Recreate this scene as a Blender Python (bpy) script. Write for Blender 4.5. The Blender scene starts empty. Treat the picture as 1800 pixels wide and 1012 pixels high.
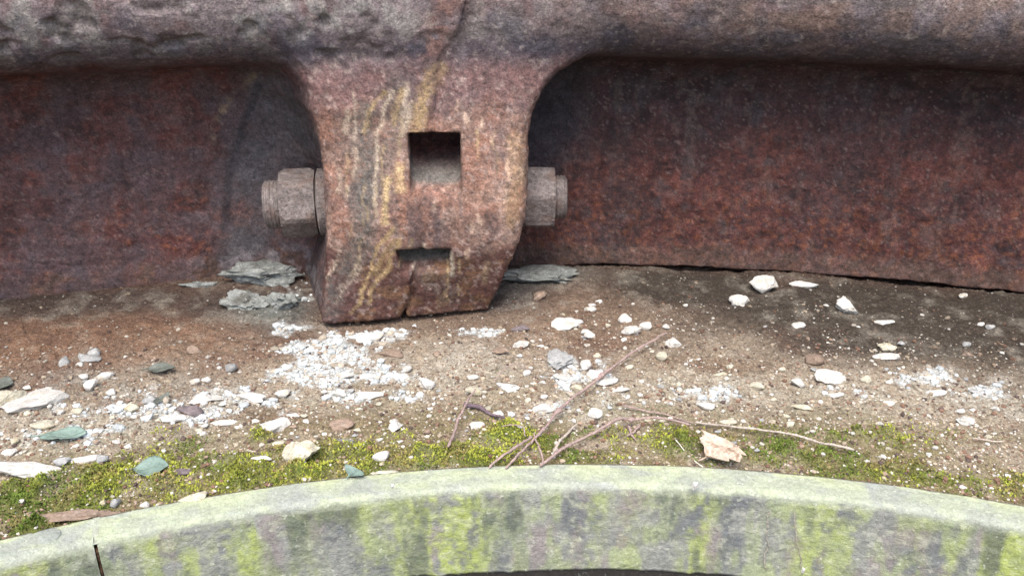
import bpy, math, random
import numpy as np
from mathutils import Vector, Matrix

# ------------------------------------------------------------------ camera, sky, sun, exposure
scene = bpy.context.scene
CAM_H, PITCH = 0.425, math.radians(25)
cam_d = bpy.data.cameras.new('camera')
cam = bpy.data.objects.new('camera', cam_d)
scene.collection.objects.link(cam)
cam.location = (0, 0, CAM_H)
cam.rotation_euler = (math.pi/2 - PITCH, 0, 0)
cam_d.sensor_fit = 'HORIZONTAL'
cam_d.angle = math.radians(60)
cam_d.clip_start, cam_d.clip_end = 0.02, 200
scene.camera = cam

SUN_EL, SUN_AZ = math.radians(64), math.radians(190)      # azimuth clockwise from +Y
world = bpy.data.worlds.new('World'); scene.world = world
world.use_nodes = True
wn = world.node_tree
bg = wn.nodes['Background']
sky = wn.nodes.new('ShaderNodeTexSky')
sky.sky_type = 'NISHITA'; sky.sun_disc = False
sky.sun_elevation = SUN_EL; sky.sun_rotation = SUN_AZ
sky.air_density = 1.0; sky.dust_density = 4.0; sky.ozone_density = 1.0
wn.links.new(sky.outputs[0], bg.inputs[0])
bg.inputs[1].default_value = 0.13
sd = bpy.data.lights.new('sun', 'SUN'); sun = bpy.data.objects.new('sun', sd)
scene.collection.objects.link(sun)
sd.energy = 1.25; sd.angle = math.radians(38); sd.color = (1, .97, .92)
dv = Vector((math.sin(SUN_AZ)*math.cos(SUN_EL), math.cos(SUN_AZ)*math.cos(SUN_EL), math.sin(SUN_EL)))
sun.rotation_euler = dv.to_track_quat('Z', 'Y').to_euler()
sun.location = (0, -1, 3)
vs = scene.view_settings
scene.display_settings.display_device = 'sRGB'
vs.view_transform = 'Standard'; vs.look = 'None'; vs.gamma = 1; vs.use_curve_mapping = False
vs.exposure = 1.3

# ------------------------------------------------------------------ helpers
rng = np.random.default_rng(7)
COL = scene.collection
F = 900/math.tan(math.radians(30))
WC = np.array([.031, -.856]); WR = 1.85         # iron ring: centre, radius of the web face
RC = np.array([.058, -.454]); RR = 1.033        # kerb: centre, radius of its back edge

def ray(px, py):
    x = (px-900)/F; y = -(py-506)/F
    return np.array([x, math.cos(PITCH)+y*math.sin(PITCH), -math.sin(PITCH)+y*math.cos(PITCH)])
def atz(px, py, z=0.):
    d = ray(px, py); t = (z-CAM_H)/d[2]
    return np.array([d[0]*t, d[1]*t, z])
def atd(px, py, dd, C=WC, R=WR):
    d = ray(px, py); r = R-dd
    a = d[0]**2+d[1]**2; b = -2*(d[:2]@C); c = C@C-r*r
    t = (-b+math.sqrt(b*b-4*a*c))/(2*a)
    return np.array([0, 0, CAM_H])+d*t
def to_sdz(P):
    P = np.atleast_2d(P); vx = P[:, 0]-WC[0]; vy = P[:, 1]-WC[1]
    return np.stack([WR*np.arctan2(vx, vy), WR-np.hypot(vx, vy), P[:, 2]], 1)
def from_sdz(Q):
    Q = np.atleast_2d(Q); r = WR-Q[:, 1]; t = Q[:, 0]/WR
    return np.stack([WC[0]+r*np.sin(t), WC[1]+r*np.cos(t), Q[:, 2]], 1)

def _hash(ix, iy, iz, seed):
    h = (ix.astype(np.uint32)*np.uint32(374761393)) ^ (iy.astype(np.uint32)*np.uint32(668265263)) ^ \
        (iz.astype(np.uint32)*np.uint32(2147483647-58)) ^ np.uint32((seed*362437+12345) & 0xffffffff)
    h = (h ^ (h >> np.uint32(13)))*np.uint32(1274126177)
    h = (h ^ (h >> np.uint32(16)))*np.uint32(2246822519)
    h = h ^ (h >> np.uint32(15))
    return h.astype(np.float64)/4294967295.
def vnoise(P, scale, seed=0):
    P = P*scale
    i = np.floor(P).astype(np.int64); f = P-i; f = f*f*f*(f*(f*6-15)+10)
    x, y, z = i.T; fx, fy, fz = f.T
    r = 0
    for a in (0, 1):
        for b in (0, 1):
            for c in (0, 1):
                w = (fx if a else 1-fx)*(fy if b else 1-fy)*(fz if c else 1-fz)
                r = r+w*_hash(x+a, y+b, z+c, seed)
    return r
def fbm(P, scale, octv=4, seed=0, gain=.5):
    P = np.asarray(P, float)
    if P.shape[1] == 2: P = np.c_[P, np.zeros(len(P))]
    a = 1.; t = 0.; r = np.zeros(len(P))
    for o in range(octv):
        r += a*vnoise(P+o*17.31, scale*2.03**o, seed+o*7); t += a; a *= gain
    return r/t                                   # about 0.5 mean
def sst(a, b, x):
    t = np.clip((x-a)/(b-a), 0, 1); return t*t*(3-2*t)
def mixc(c, col, m):
    col = np.asarray(col, float)
    return c*(1-m[:, None])+col*m[:, None]
def seg_dist(P, pts):
    """distance of 2D points to a polyline and the position 0..1 along it"""
    P = np.asarray(P); best = np.full(len(P), 1e9); tt = np.zeros(len(P)); n = len(pts)-1
    for k in range(n):
        a = np.asarray(pts[k], float); b = np.asarray(pts[k+1], float); ab = b-a
        t = np.clip(((P-a)@ab)/max(ab@ab, 1e-12), 0, 1)
        d = np.hypot(*(P-a-t[:, None]*ab).T)
        m = d < best; best[m] = d[m]; tt[m] = (k+t[m])/n
    return best, tt

def obj_from(name, V, faces, mat, parent=None, col=None, smooth=True, normals=None, loc=None, smooth_angle=None):
    V = np.asarray(V, float)
    if loc is not None: V = V-np.asarray(loc)
    me = bpy.data.meshes.new(name)
    F_ = np.asarray(faces)
    if F_.ndim == 2 and F_.dtype != object:
        n, k = F_.shape
        me.vertices.add(len(V)); me.vertices.foreach_set('co', V.ravel())
        me.loops.add(n*k); me.loops.foreach_set('vertex_index', F_.ravel().astype(np.int32))
        me.polygons.add(n); me.polygons.foreach_set('loop_start', np.arange(0, n*k, k, dtype=np.int32))
        me.polygons.foreach_set('loop_total', np.full(n, k, dtype=np.int32))
        me.update(calc_edges=True); me.validate()
    else:
        me.from_pydata(V.tolist(), [], [list(map(int, f)) for f in faces]); me.update()
    me.polygons.foreach_set('use_smooth', np.full(len(me.polygons), smooth))
    if col is not None:
        at = me.color_attributes.new('col', 'FLOAT_COLOR', 'POINT')
        at.data.foreach_set('color', np.c_[np.clip(col, 0, 1), np.ones(len(V))].astype(np.float32).ravel())
    if normals is not None:
        me.normals_split_custom_set_from_vertices(normals.tolist())
    o = bpy.data.objects.new(name, me); COL.objects.link(o)
    if mat: me.materials.append(mat)
    if parent is not None: o.parent = parent
    elif loc is not None: o.location = loc
    return o
def empty(name, loc=(0, 0, 0)):
    o = bpy.data.objects.new(name, None); o.location = loc; o.empty_display_size = .02
    COL.objects.link(o); return o
def tag(o, label=None, cat=None, group=None, kind=None):
    for k, v in (('label', label), ('category', cat), ('group', group), ('kind', kind)):
        if v: o[k] = v
    return o
def grid_faces(nu, nv, wrap_u=False):
    u = np.arange(nu if wrap_u else nu-1); v = np.arange(nv-1)
    U, Vv = np.meshgrid(u, v, indexing='ij'); U2 = (U+1) % nu
    return np.stack([U*nv+Vv, U2*nv+Vv, U2*nv+Vv+1, U*nv+Vv+1], -1).reshape(-1, 4)

# ------------------------------------------------------------------ materials
def painted(name, rough=.85, spec=.25, tones=((60, .35), (260, .35)), bumps=((90, .0015, .5), (420, .0005, .5)), attr='col', base=None, stretch=(1, 1, 1), rnd=0., speck=None, pos=False):
    """albedo = vertex colour (or base) x fine noise; relief from noise bumps. All in object space (metres)."""
    m = bpy.data.materials.new(name); m.use_nodes = True
    nt = m.node_tree; N = nt.nodes; L = nt.links
    b = N['Principled BSDF']
    b.inputs['Roughness'].default_value = rough
    b.inputs['Specular IOR Level'].default_value = spec
    tc = N.new('ShaderNodeTexCoord'); mp = N.new('ShaderNodeMapping')
    mp.inputs['Scale'].default_value = stretch
    L.new(N.new('ShaderNodeNewGeometry').outputs['Position'] if pos else tc.outputs['Object'], mp.inputs[0]); co = mp.outputs[0]
    if rnd:
        oi = N.new('ShaderNodeObjectInfo'); va = N.new('ShaderNodeVectorMath'); va.operation = 'MULTIPLY_ADD'
        L.new(oi.outputs['Random'], va.inputs[0]); va.inputs[1].default_value = (7.3, 3.1, 5.7); L.new(co, va.inputs[2]); co = va.outputs[0]
    if base is None:
        a = N.new('ShaderNodeAttribute'); a.attribute_name = attr; c = a.outputs['Color']
    else:
        r = N.new('ShaderNodeRGB'); r.outputs[0].default_value = (*base, 1); c = r.outputs[0]
    for sc_, con in tones:
        n = N.new('ShaderNodeTexNoise'); n.inputs['Scale'].default_value = sc_; n.inputs['Detail'].default_value = 4
        n.inputs['Roughness'].default_value = .65
        L.new(co, n.inputs['Vector'])
        mr = N.new('ShaderNodeMapRange'); mr.inputs['From Min'].default_value = .25; mr.inputs['From Max'].default_value = .75
        mr.inputs['To Min'].default_value = 1-con; mr.inputs['To Max'].default_value = 1+con
        L.new(n.outputs['Fac'], mr.inputs['Value'])
        mx = N.new('ShaderNodeMix'); mx.data_type = 'RGBA'; mx.blend_type = 'MULTIPLY'; mx.inputs[0].default_value = 1
        mx.clamp_result = True
        L.new(c, mx.inputs[6]); L.new(mr.outputs[0], mx.inputs[7]); c = mx.outputs[2]
    if rnd:
        mr = N.new('ShaderNodeMapRange'); mr.inputs['To Min'].default_value = 1-rnd; mr.inputs['To Max'].default_value = 1+rnd*.3
        L.new(oi.outputs['Random'], mr.inputs['Value'])
        mx = N.new('ShaderNodeMix'); mx.data_type = 'RGBA'; mx.blend_type = 'MULTIPLY'; mx.inputs[0].default_value = 1
        L.new(c, mx.inputs[6]); L.new(mr.outputs[0], mx.inputs[7]); c = mx.outputs[2]
    for (sc_, lo, hi, cc, amt) in (speck or ()):
        n = N.new('ShaderNodeTexNoise'); n.inputs['Scale'].default_value = sc_; n.inputs['Detail'].default_value = 3
        L.new(co, n.inputs['Vector'])
        mr = N.new('ShaderNodeMapRange'); mr.inputs['From Min'].default_value = lo; mr.inputs['From Max'].default_value = hi
        mr.inputs['To Max'].default_value = amt
        L.new(n.outputs['Fac'], mr.inputs['Value'])
        mx = N.new('ShaderNodeMix'); mx.data_type = 'RGBA'; L.new(mr.outputs[0], mx.inputs[0])
        L.new(c, mx.inputs[6]); mx.inputs[7].default_value = (*cc, 1); c = mx.outputs[2]
    L.new(c, b.inputs['Base Color'])
    prev = None
    for sc_, dist, st in bumps:
        n = N.new('ShaderNodeTexNoise'); n.inputs['Scale'].default_value = sc_; n.inputs['Detail'].default_value = 5
        n.inputs['Roughness'].default_value = .6
        L.new(co, n.inputs['Vector'])
        bp = N.new('ShaderNodeBump'); bp.inputs['Distance'].default_value = dist; bp.inputs['Strength'].default_value = st
        L.new(n.outputs['Fac'], bp.inputs['Height'])
        if prev: L.new(prev, bp.inputs['Normal'])
        prev = bp.outputs[0]
    if prev: L.new(prev, b.inputs['Normal'])
    return m

M_IRON = painted('rusted_cast_iron', .72, .35, tones=((45, .25), (170, .5), (520, .55)), bumps=((60, .003, .5), (230, .0015, .8), (700, .0007, .8)),
                 speck=((380, .66, .74, (.30, .22, .18), .25), (300, .67, .73, (.012, .01, .012), .7)))
M_NUT = painted('grey_worn_iron', .7, .35, base=(.175, .148, .138), tones=((50, .3), (200, .45), (600, .4)), bumps=((110, .0035, .7), (350, .0014, .8), (900, .0005, .8)),
                speck=((60, .52, .64, (.15, .10, .082), .6), (330, .60, .68, (.05, .035, .03), .75)))
M_GROUND = painted('gritty_soil', .95, .1, tones=((120, .25), (420, .5), (900, .4)), bumps=((200, .004, .8), (600, .002, .9)),
                   speck=((700, .66, .72, (.40, .35, .29), .3), (520, .68, .74, (.03, .022, .018), .6)))
M_CRUMB = painted('crumb', .95, .1, tones=((500, .2),), bumps=((900, .0006, .6),))
UB = ((110, .0030, .6), (300, .0016, .8), (900, .0006, .9))
M_WHITE = painted('white_lime_stone', .95, .1, base=(.585, .565, .515), tones=((80, .16), (300, .22), (900, .2)), bumps=UB, rnd=.14, pos=True, speck=((110, .56, .68, (.42, .36, .27), .6), (420, .62, .72, (.28, .22, .16), .5)))
M_CREAM = painted('cream_stone', .95, .1, base=(.50, .465, .36), tones=((80, .16), (300, .22), (900, .2)), bumps=UB, rnd=.15, pos=True, speck=((110, .55, .68, (.36, .30, .18), .65), (420, .62, .72, (.2, .16, .1), .5)))
M_GREY = painted('grey_stone', .9, .2, base=(.34, .34, .325), tones=((80, .2), (300, .28), (900, .2)), bumps=UB, rnd=.25, pos=True)
M_TAN = painted('pink_brown_stone', .92, .15, base=(.27, .20, .15), tones=((80, .2), (300, .3)), bumps=UB, rnd=.2, pos=True, speck=((200, .6, .7, (.5, .42, .35), .5),))
M_DARK = painted('dark_mauve_stone', .85, .25, base=(.165, .135, .135), tones=((80, .25), (300, .35)), bumps=UB, pos=True)
M_MORTAR = painted('grey_green_mortar', .92, .15, base=(.21, .22, .205), tones=((35, .35), (140, .35), (500, .35)), bumps=((60, .005, .6), (220, .002, .8), (700, .0008, .9)), pos=True,
                   speck=((55, .54, .66, (.09, .085, .07), .75), (300, .62, .7, (.6, .6, .57), .4)))
M_KERB = painted('algae_covered_kerb', .7, .3, tones=((90, .14), (330, .24), (900, .2)), bumps=((90, .0025, .5), (300, .0012, .7), (800, .0005, .8)),
                 speck=((260, .64, .72, (.60, .63, .50), .5), (330, .66, .73, (.10, .11, .10), .5)))
M_MOSS = painted('moss', .9, .1, tones=((400, .2),), bumps=())
M_TWIG = painted('mauve_bark', .8, .2, base=(.32, .235, .21), tones=((150, .3), (600, .3)), bumps=((500, .0006, .8),))
M_PALE = painted('pale_bark', .8, .2, base=(.42, .36, .30), tones=((150, .3), (600, .3)), bumps=((500, .0006, .8),))
M_STRAW = painted('pale_fibre', .8, .2, base=(.70, .66, .55), tones=((300, .2),), bumps=())
M_LEAFG = painted('blue_green_leaf', .45, .5, base=(.17, .235, .195), tones=((120, .25), (500, .2)), bumps=((200, .0006, .4),))
M_LEAFD = painted('dull_green_leaf', .6, .3, base=(.115, .125, .105), tones=((120, .35), (500, .3)), bumps=((200, .0006, .4),))
M_LEAFB = painted('dry_tan_leaf', .75, .25, base=(.52, .41, .32), tones=((60, .3), (400, .3)), bumps=((110, .003, .7), (400, .001, .7)), speck=((170, .55, .66, (.22, .14, .08), .7),))
M_VOID = painted('dark_pit_and_light_block', .9, .1, base=(.018, .014, .014), tones=((30, .4),), bumps=((60, .01, .6),))  # near-black, shared by the pit and the added light-blocking wall
M_RUST = painted('orange_rust_filler', .9, .1, base=(.085, .05, .03), tones=((120, .6), (500, .5)), bumps=((400, .001, .8),), speck=((160, .5, .62, (.02, .016, .014), .8),))

# ------------------------------------------------------------------ ground masks (ground plane metres)
def gpt(px, py): return atz(px, py)[:2]
def gscale(px, py):
    return np.linalg.norm(atz(px, py)-np.array([0, 0, CAM_H]))/F      # metres per source pixel, across the view
def blob(P, px, py, w, h):
    """soft ellipse on the ground: w, h are half sizes in photograph pixels"""
    c = gpt(px, py); sx = w*gscale(px, py); sy = abs(gpt(px, py-h)[1]-gpt(px, py+h)[1])/2
    return np.exp(-(((P[:, 0]-c[0])/sx)**2+((P[:, 1]-c[1])/sy)**2))
def kerb_e(P):  return RR-np.hypot(P[:, 0]-RC[0], P[:, 1]-RC[1])       # >0 inside kerb
MOSS = [(60, 880, 130, 40, 1.), (40, 925, 60, 22, .8), (200, 850, 130, 35, .9), (330, 810, 130, 45, .55), (430, 820, 90, 32, .8), (455, 770, 22, 12, 1.), (540, 825, 120, 22, .9),
        (640, 800, 120, 28, .75), (740, 800, 80, 26, .9), (830, 800, 80, 24, 1.), (880, 765, 55, 22, 1.1), (700, 770, 80, 20, .35), (960, 775, 60, 20, .6), (1030, 798, 55, 16, .95), (1080, 770, 70, 22, .5),
        (1190, 770, 90, 26, .75), (1320, 800, 70, 18, .7), (1385, 785, 40, 20, 1.1), (1450, 800, 60, 18, .7), (1530, 825, 90, 18, .6), (1650, 835, 120, 18, .4),
        (1300, 760, 80, 18, .45), (1500, 770, 150, 22, .35), (1760, 850, 80, 18, .4)]
LIME = [(575, 612, 80, 32, 1.1), (560, 655, 85, 24, 1.2), (640, 585, 85, 18, 1.), (655, 655, 65, 16, .9), (620, 690, 120, 20, .55), (280, 720, 220, 30, .45), (440, 700, 80, 20, .6), (510, 575, 40, 25, .45), (845, 578, 42, 14, .9), (700, 570, 60, 10, .5), (1640, 668, 70, 20, .8),
        (1710, 685, 60, 20, .6), (1600, 660, 50, 16, .5), (1010, 655, 80, 35, .5), (1240, 690, 80, 22, .55), (1020, 710, 120, 25, .35), (60, 830, 90, 14, .5), (1480, 690, 60, 16, .4),
        (350, 700, 160, 30, .35), (120, 760, 150, 30, .35), (520, 500, 60, 40, .35)]
def moss_mask(P):
    m = np.zeros(len(P))
    for px, py, w, h, a in MOSS: m = np.maximum(m, a*blob(P, px, py, w, h))
    n = fbm(P, 38, 4, 3); n2 = fbm(P, 120, 3, 5)
    return np.clip(m*1.25+(n-.5)*1.5+(n2-.5)*.9-.17, 0, 1)*np.clip(m*4, 0, 1)
def lime_mask(P):
    m = np.zeros(len(P))
    for px, py, w, h, a in LIME: m = np.maximum(m, a*blob(P, px, py, w, h))
    n = fbm(P, 70, 5, 11); 
    return np.clip(sst(.22, .75, m*.95+(n-.5)*1.3), 0, 1)*np.clip(m*3, 0, 1)
def ground_h(P):
    P = np.atleast_2d(P)[:, :2]
    h = (fbm(P, 9, 3, 21)-.5)*.012+(fbm(P, 60, 4, 22)-.5)*.007+(fbm(P, 260, 2, 23)-.5)*.003
    e = kerb_e(P)                                                    # settle to the kerb's top edge
    k = sst(-.10, -.004, e); h = h*(1-.7*k)-.003*k
    h = h+moss_mask(P)*(.001+.020*np.maximum(0, fbm(P, 70, 3, 27)-.25))*(1-.6*sst(-.012, .004, e))
    q = to_sdz(np.c_[P, np.zeros(len(P))])
    ft = np.exp(-(((q[:, 0]+.16)/.135)**4+((q[:, 1]-.135)/.045)**4)); h = h*(1-.8*ft)-.0105*ft   # hollow under the lug's foot
    h = h-.010*sst(.022, -.004, q[:, 1])*sst(-.02, .12, q[:, 0])-.006*sst(.03, 0, q[:, 1])   # gap under the web, right
    return h
def gz(x, y): return float(ground_h(np.array([[x, y]]))[0])

def ground_colour(P):
    N = len(P)
    q = to_sdz(np.c_[P, np.zeros(N)]); s, d = q[:, 0], q[:, 1]; e = -kerb_e(P)     # e: metres behind kerb
    n1 = fbm(P, 14, 4, 31); n2 = fbm(P, 55, 4, 32); n3 = fbm(P, 200, 3, 33); n4 = fbm(P, 500, 2, 34)
    c = np.tile([.115, .072, .053], (N, 1))
    c = mixc(c, (.165, .115, .087), sst(.42, .62, n2)*.7)
    front = sst(.34, .12, e+(n1-.5)*.12)                              # paler, dustier towards the kerb
    c = mixc(c, (.33, .275, .20), front*.85)
    c = mixc(c, (.20, .12, .085), sst(.55, .70, n1)*.55*sst(.05, .2, e))
    # orange rust wash, left of the lug by the wall
    rw = blob(P, 250, 590, 330, 50)+blob(P, 60, 600, 150, 60)+.5*blob(P, 1060, 560, 120, 60)+.5*blob(P, 950, 590, 150, 40)
    c = mixc(c, (.20, .105, .06), np.clip(rw, 0, 1)*(.25+.5*sst(.4, .6, n2)))
    # blackish green strip on the right by the wall, flange shade painted in
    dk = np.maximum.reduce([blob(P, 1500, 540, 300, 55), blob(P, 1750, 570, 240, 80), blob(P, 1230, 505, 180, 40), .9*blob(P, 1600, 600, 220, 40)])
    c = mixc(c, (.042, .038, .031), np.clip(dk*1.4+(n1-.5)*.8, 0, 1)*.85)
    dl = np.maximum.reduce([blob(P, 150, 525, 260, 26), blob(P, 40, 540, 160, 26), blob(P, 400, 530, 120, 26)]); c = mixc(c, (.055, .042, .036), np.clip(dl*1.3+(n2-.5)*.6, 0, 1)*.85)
    sh_ = np.maximum(blob(P, 505, 540, 50, 40), blob(P, 900, 510, 60, 30)); c = mixc(c, (.06, .055, .055), np.clip(sh_*1.2+(n2-.5)*.5, 0, 1)*.7)  # dark void under the mortar, its shade painted into the soil
    gt = blob(P, 950, 480, 90, 22)+blob(P, 470, 545, 60, 22); c = mixc(c, (.16, .17, .15), np.clip(gt, 0, 1)*.8)
    # brown earth showing between the moss
    c = mixc(c, (.15, .095, .06), sst(.10, .0, e)*sst(.45, .6, n2)*.6)
    du = np.maximum.reduce([blob(P, 1250, 690, 160, 34), blob(P, 1050, 720, 120, 26), blob(P, 1650, 700, 200, 40), blob(P, 150, 760, 180, 34), blob(P, 420, 700, 150, 22), .7*blob(P, 800, 640, 120, 40), .6*blob(P, 1450, 690, 150, 30)])
    c = mixc(c, (.40, .365, .295), np.clip(du*1.3+(n2-.5)*1.2, 0, 1)*.75*sst(.3, .6, n3*.5+n2*.5))
    bt = blob(P, 470, 720, 60, 14)+blob(P, 1260, 640, 120, 14)+.7*blob(P, 600, 740, 200, 18); c = mixc(c, (.13, .075, .045), np.clip(bt, 0, 1)*.6)
    gr = np.maximum(blob(P, 180, 680, 160, 30), blob(P, 300, 720, 120, 25)); c = mixc(c, (.27, .26, .22), np.clip(gr, 0, 1)*.6*sst(.35, .6, n2))
    c = mixc(c, (.40, .41, .385), sst(.05, .5, lime_mask(P))*.5)
    c = mixc(c, (.60, .62, .60), lime_mask(P)*.6*sst(.25, .6, n3*.6+n4*.4+.1))
    # fine pale and dark grains
    c = mixc(c, (.5, .45, .38), sst(.70, .82, n4)*.35*(.3+.7*front))
    c = mixc(c, (.04, .03, .025), sst(.30, .20, n3)*.5)
    ol = sst(.17, .02, e+(n1-.5)*.14)*sst(.34, .6, n2*.5+n1*.5); c = mixc(c, (.17, .145, .055), ol*.75)
    m = moss_mask(P)
    mg = np.array([.10, .13, .025])*(.5+1.1*n3)[:, None]
    c = c*(1-m[:, None]*.9)+mg*m[:, None]*.9
    return c

# ------------------------------------------------------------------ setting: ledge, unseen light-blocking wall behind, pit below
th = np.linspace(-.86, .86, 1230); rr = np.linspace(RR-.006, 1.62, 380)
T, R_ = np.meshgrid(th, rr, indexing='ij')
P2 = np.stack([RC[0]+R_.ravel()*np.sin(T.ravel()), RC[1]+R_.ravel()*np.cos(T.ravel())], 1)
GV = np.c_[P2, ground_h(P2)]
GF = grid_faces(len(th), len(rr))
dcell = WR-np.hypot(P2[:, 0]-WC[0], P2[:, 1]-WC[1])
GF = GF[(dcell[GF] > -.085).any(1)]
used = np.unique(GF); remap = np.full(len(GV), -1); remap[used] = np.arange(len(used))
GV = GV[used]; GF = remap[GF]; GF = GF[:, ::-1]
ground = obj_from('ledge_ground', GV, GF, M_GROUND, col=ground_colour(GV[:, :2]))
tag(ground, kind='structure')

def lathe(name, prof, C, t0, t1, n, mat, parent=None):
    ts = np.linspace(t0, t1, n); pr = np.asarray(prof)
    V = np.concatenate([np.stack([C[0]+pr[:, 0]*math.sin(t), C[1]+pr[:, 0]*math.cos(t), pr[:, 1]], 1) for t in ts])
    return obj_from(name, V, grid_faces(n, len(pr)), mat, parent, smooth=False)
tag(lathe('light_block_wall', [(WR+.06, -.05), (WR+.06, .36), (WR+.3, .36), (WR+.3, -.05)], WC, -.6, .6, 80, M_VOID), kind='structure')  # first one added out of view behind the web to block light
tag(lathe('pit_wall', [(RR+.22, -.083), (RR+.22, -.30), (RR+.10, -.5), (RR+.10, -1.2)], RC, -1.0, 1.0, 60, M_VOID), kind='structure')
tag(lathe('pit_floor', [(.01, -1.2), (RR+.2, -1.2)], RC, -math.pi, math.pi, 90, M_VOID), kind='structure')

# ------------------------------------------------------------------ kerb (two curved segments)
def kerb_profile():
    p = [(0, -.12)]
    for z in np.arange(-.02, .0001, .004): p.append((0, z+.001))
    for e in np.arange(.0015, .0215, .0016): p.append((e, .001))
    for a in np.linspace(0, math.pi/2, 7)[1:]: p.append((.0222+.0055*math.sin(a), .001-.0055*(1-math.cos(a))))
    for z in np.arange(-.0065, -.0775, -.0016): p.append((.0280+.0030*(-z/.08), z))
    p += [(.0312, -.0795), (.0280, -.0805)]
    for e in np.arange(.0250, -.25, -.03): p.append((e, -.081))
    p.append((-.25, -.12))
    return np.array(p)
KP = kerb_profile()
SEAM = RR*math.atan2(*(atd(172, 980, .030, RC, RR)[:2]-RC))     # arc position of the joint
def kerb_segment(s0, s1, label, name='kerb_segment'):
    n = int((s1-s0)/.0016)+2; ss = np.linspace(s0, s1, n)
    k = len(KP); S = np.repeat(ss, k); E = np.tile(KP[:, 0], n); Z = np.tile(KP[:, 1], n)
    Q = np.c_[S, E, Z]
    vis = (E > .0) & (Z > -.080)
    dn = (fbm(Q, 45, 4, 41)-.5)*.0022+(fbm(Q, 250, 3, 42)-.5)*.0009
    wob = (fbm(Q*[1, 0, 0], 22, 4, 43)-.5)*.004
    face = sst(.021, .029, E)
    E2 = E+np.where(vis, face*dn, 0); Z2 = Z+np.where(vis, (1-face)*dn, 0)
    Z2 = Z2+np.where(Z < -.072, wob, 0)+np.where((Z < -.068) & (E > .025), np.maximum(0, fbm(Q*[1, 0, 0], 60, 2, 47)-.72)*-.02, 0)
    r = RR-E2; t = S/RR
    V = np.stack([RC[0]+r*np.sin(t), RC[1]+r*np.cos(t), Z2], 1)
    # colour
    st = Q*np.array([1, 1, .26])
    n1 = fbm(st*[1, 1, 1.5]+(fbm(Q, 60, 3, 56)[:, None]-.5)*.03, 26, 5, 44, .6); n2 = fbm(st*[1, 1, 1.4], 75, 4, 45); n3 = fbm(Q, 180, 3, 46); nl = fbm(st, 9, 3, 48)
    n4 = fbm(st*[1, 1, 1.6]+3.3, 40, 5, 49, .6)
    N = len(V)
    f = np.tile([.275, .28, .25], (N, 1))                                  # face: grey, with streaks
    f = mixc(f, (.14, .15, .16), sst(.45, .66, n1)*.75)
    f = mixc(f, (.30, .245, .235), sst(.52, .66, n4)*.55)
    f = mixc(f, (.34, .385, .21), sst(.45, .62, n2)*.7)
    yg = sst(.55, .68, nl*.55+n2*.5-.01)
    for px, w, a in ((770, 85, 1.), (720, 45, .6), (820, 40, 1.), (650, 25, .4), (1040, 30, .4), (1110, 25, .3), (1230, 30, .8), (1425, 45, .7), (1470, 20, .6), (1500, 14, .5), (1610, 30, .3), (1690, 20, .4), (1780, 30, .9), (390, 30, .5), (290, 50, .5), (30, 40, .8), (530, 30, .4)):
        s0_ = RR*math.atan2(*(atd(px, 950, .030, RC, RR)[:2]-RC)); ww = w*.00047
        yg = np.maximum(yg, a*np.exp(-((S-s0_+(n3-.5)*.012)/ww)**2)*sst(.28, .55, n2*.6+n3*.4))
    yg = np.clip(yg*1.15, 0, 1)*(.45+.55*sst(.38, .58, n3*.55+fbm(Q*[1, 1, .5], 90, 3, 54)*.45))
    f = mixc(f, (.39, .45, .125), yg*.9)
    f = mixc(f, (.52, .52, .42), sst(.58, .7, n3)*.35)
    f = mixc(f, (.09, .10, .11), sst(.55, .68, n2*.5+fbm(st+9.1, 30, 4, 50)*.5)*.7)
    tp = np.tile([.335, .365, .265], (N, 1))                                  # top: pale grey green film
    g1 = fbm(Q, 30, 4, 51); g2 = fbm(Q*[.4, 1, 1], 110, 4, 52)
    tp = mixc(tp, (.27, .285, .26), sst(.42, .66, g1)*.6)
    tp = mixc(tp, (.39, .43, .27), sst(.50, .68, g2)*.5)
    tp = mixc(tp, (.40, .43, .25), sst(.012, .0, E)*sst(.4, .6, g2)*.7)
    tp = mixc(tp, (.26, .265, .265), sst(.55, .72, fbm(Q, 60, 3, 53))*.3)
    zt = sst(-.0008, -.0075, Z+(n2-.5)*.006)
    c = tp*(1-zt[:, None])+f*zt[:, None]
    under = Z < -.0785; c[under] = [.03, .025, .025]
    c[(E <= 0)] = [.12, .1, .08]
    loc = from_k((s0+s1)/2, .03, -.12)
    root = empty(name, loc); tag(root, label, 'kerb', 'curved kerb segments along the pit edge')
    obj_from('kerb_body', V, grid_faces(n, k), M_KERB, root, c, loc=loc)
    return root, loc
def from_k(s, e, z):
    r = RR-e; return np.array([RC[0]+r*math.sin(s/RR), RC[1]+r*math.cos(s/RR), z])
kl, kll = kerb_segment(-.84, SEAM-.0012, 'short pale kerb segment with a round plug, left of the rusty joint')
kr, krl = kerb_segment(SEAM+.0012, .84, 'long algae streaked grey green kerb segment sweeping to the right of the rusty joint')
# rust packing in the joint
n = 70; V = []
pn = fbm(np.c_[np.arange(n)*.2, np.zeros(n)], 1, 3, 57)
for i, z in enumerate(np.linspace(-.0035, -.082, n)):
    w = .0012+.0030*max(0, pn[i]-.35); e = .0274+.0030*(-z/.08)+.0012*(pn[i]-.5)-.0009-(.003 if i < 3 else 0)
    for (ds, de) in ((-w, -.03), (-w, 0), (0, .0008), (w, 0), (w, -.03)):
        V.append(from_k(SEAM+ds+.0007*math.sin(i*.17), e+de, z))
obj_from('joint_packing', np.array(V), grid_faces(n, 5), M_RUST, kl, loc=kll)
V = [from_k(SEAM+ds, e, .0013-(.0 if e < .0225 else .0025)) for e in np.linspace(-.0, .0275, 12) for ds in (-.0022, .0022)]
obj_from('joint_mortar', np.array(V), grid_faces(12, 2), M_KERB, kl, np.tile([.34, .36, .28], (24, 1)), loc=kll)
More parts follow.
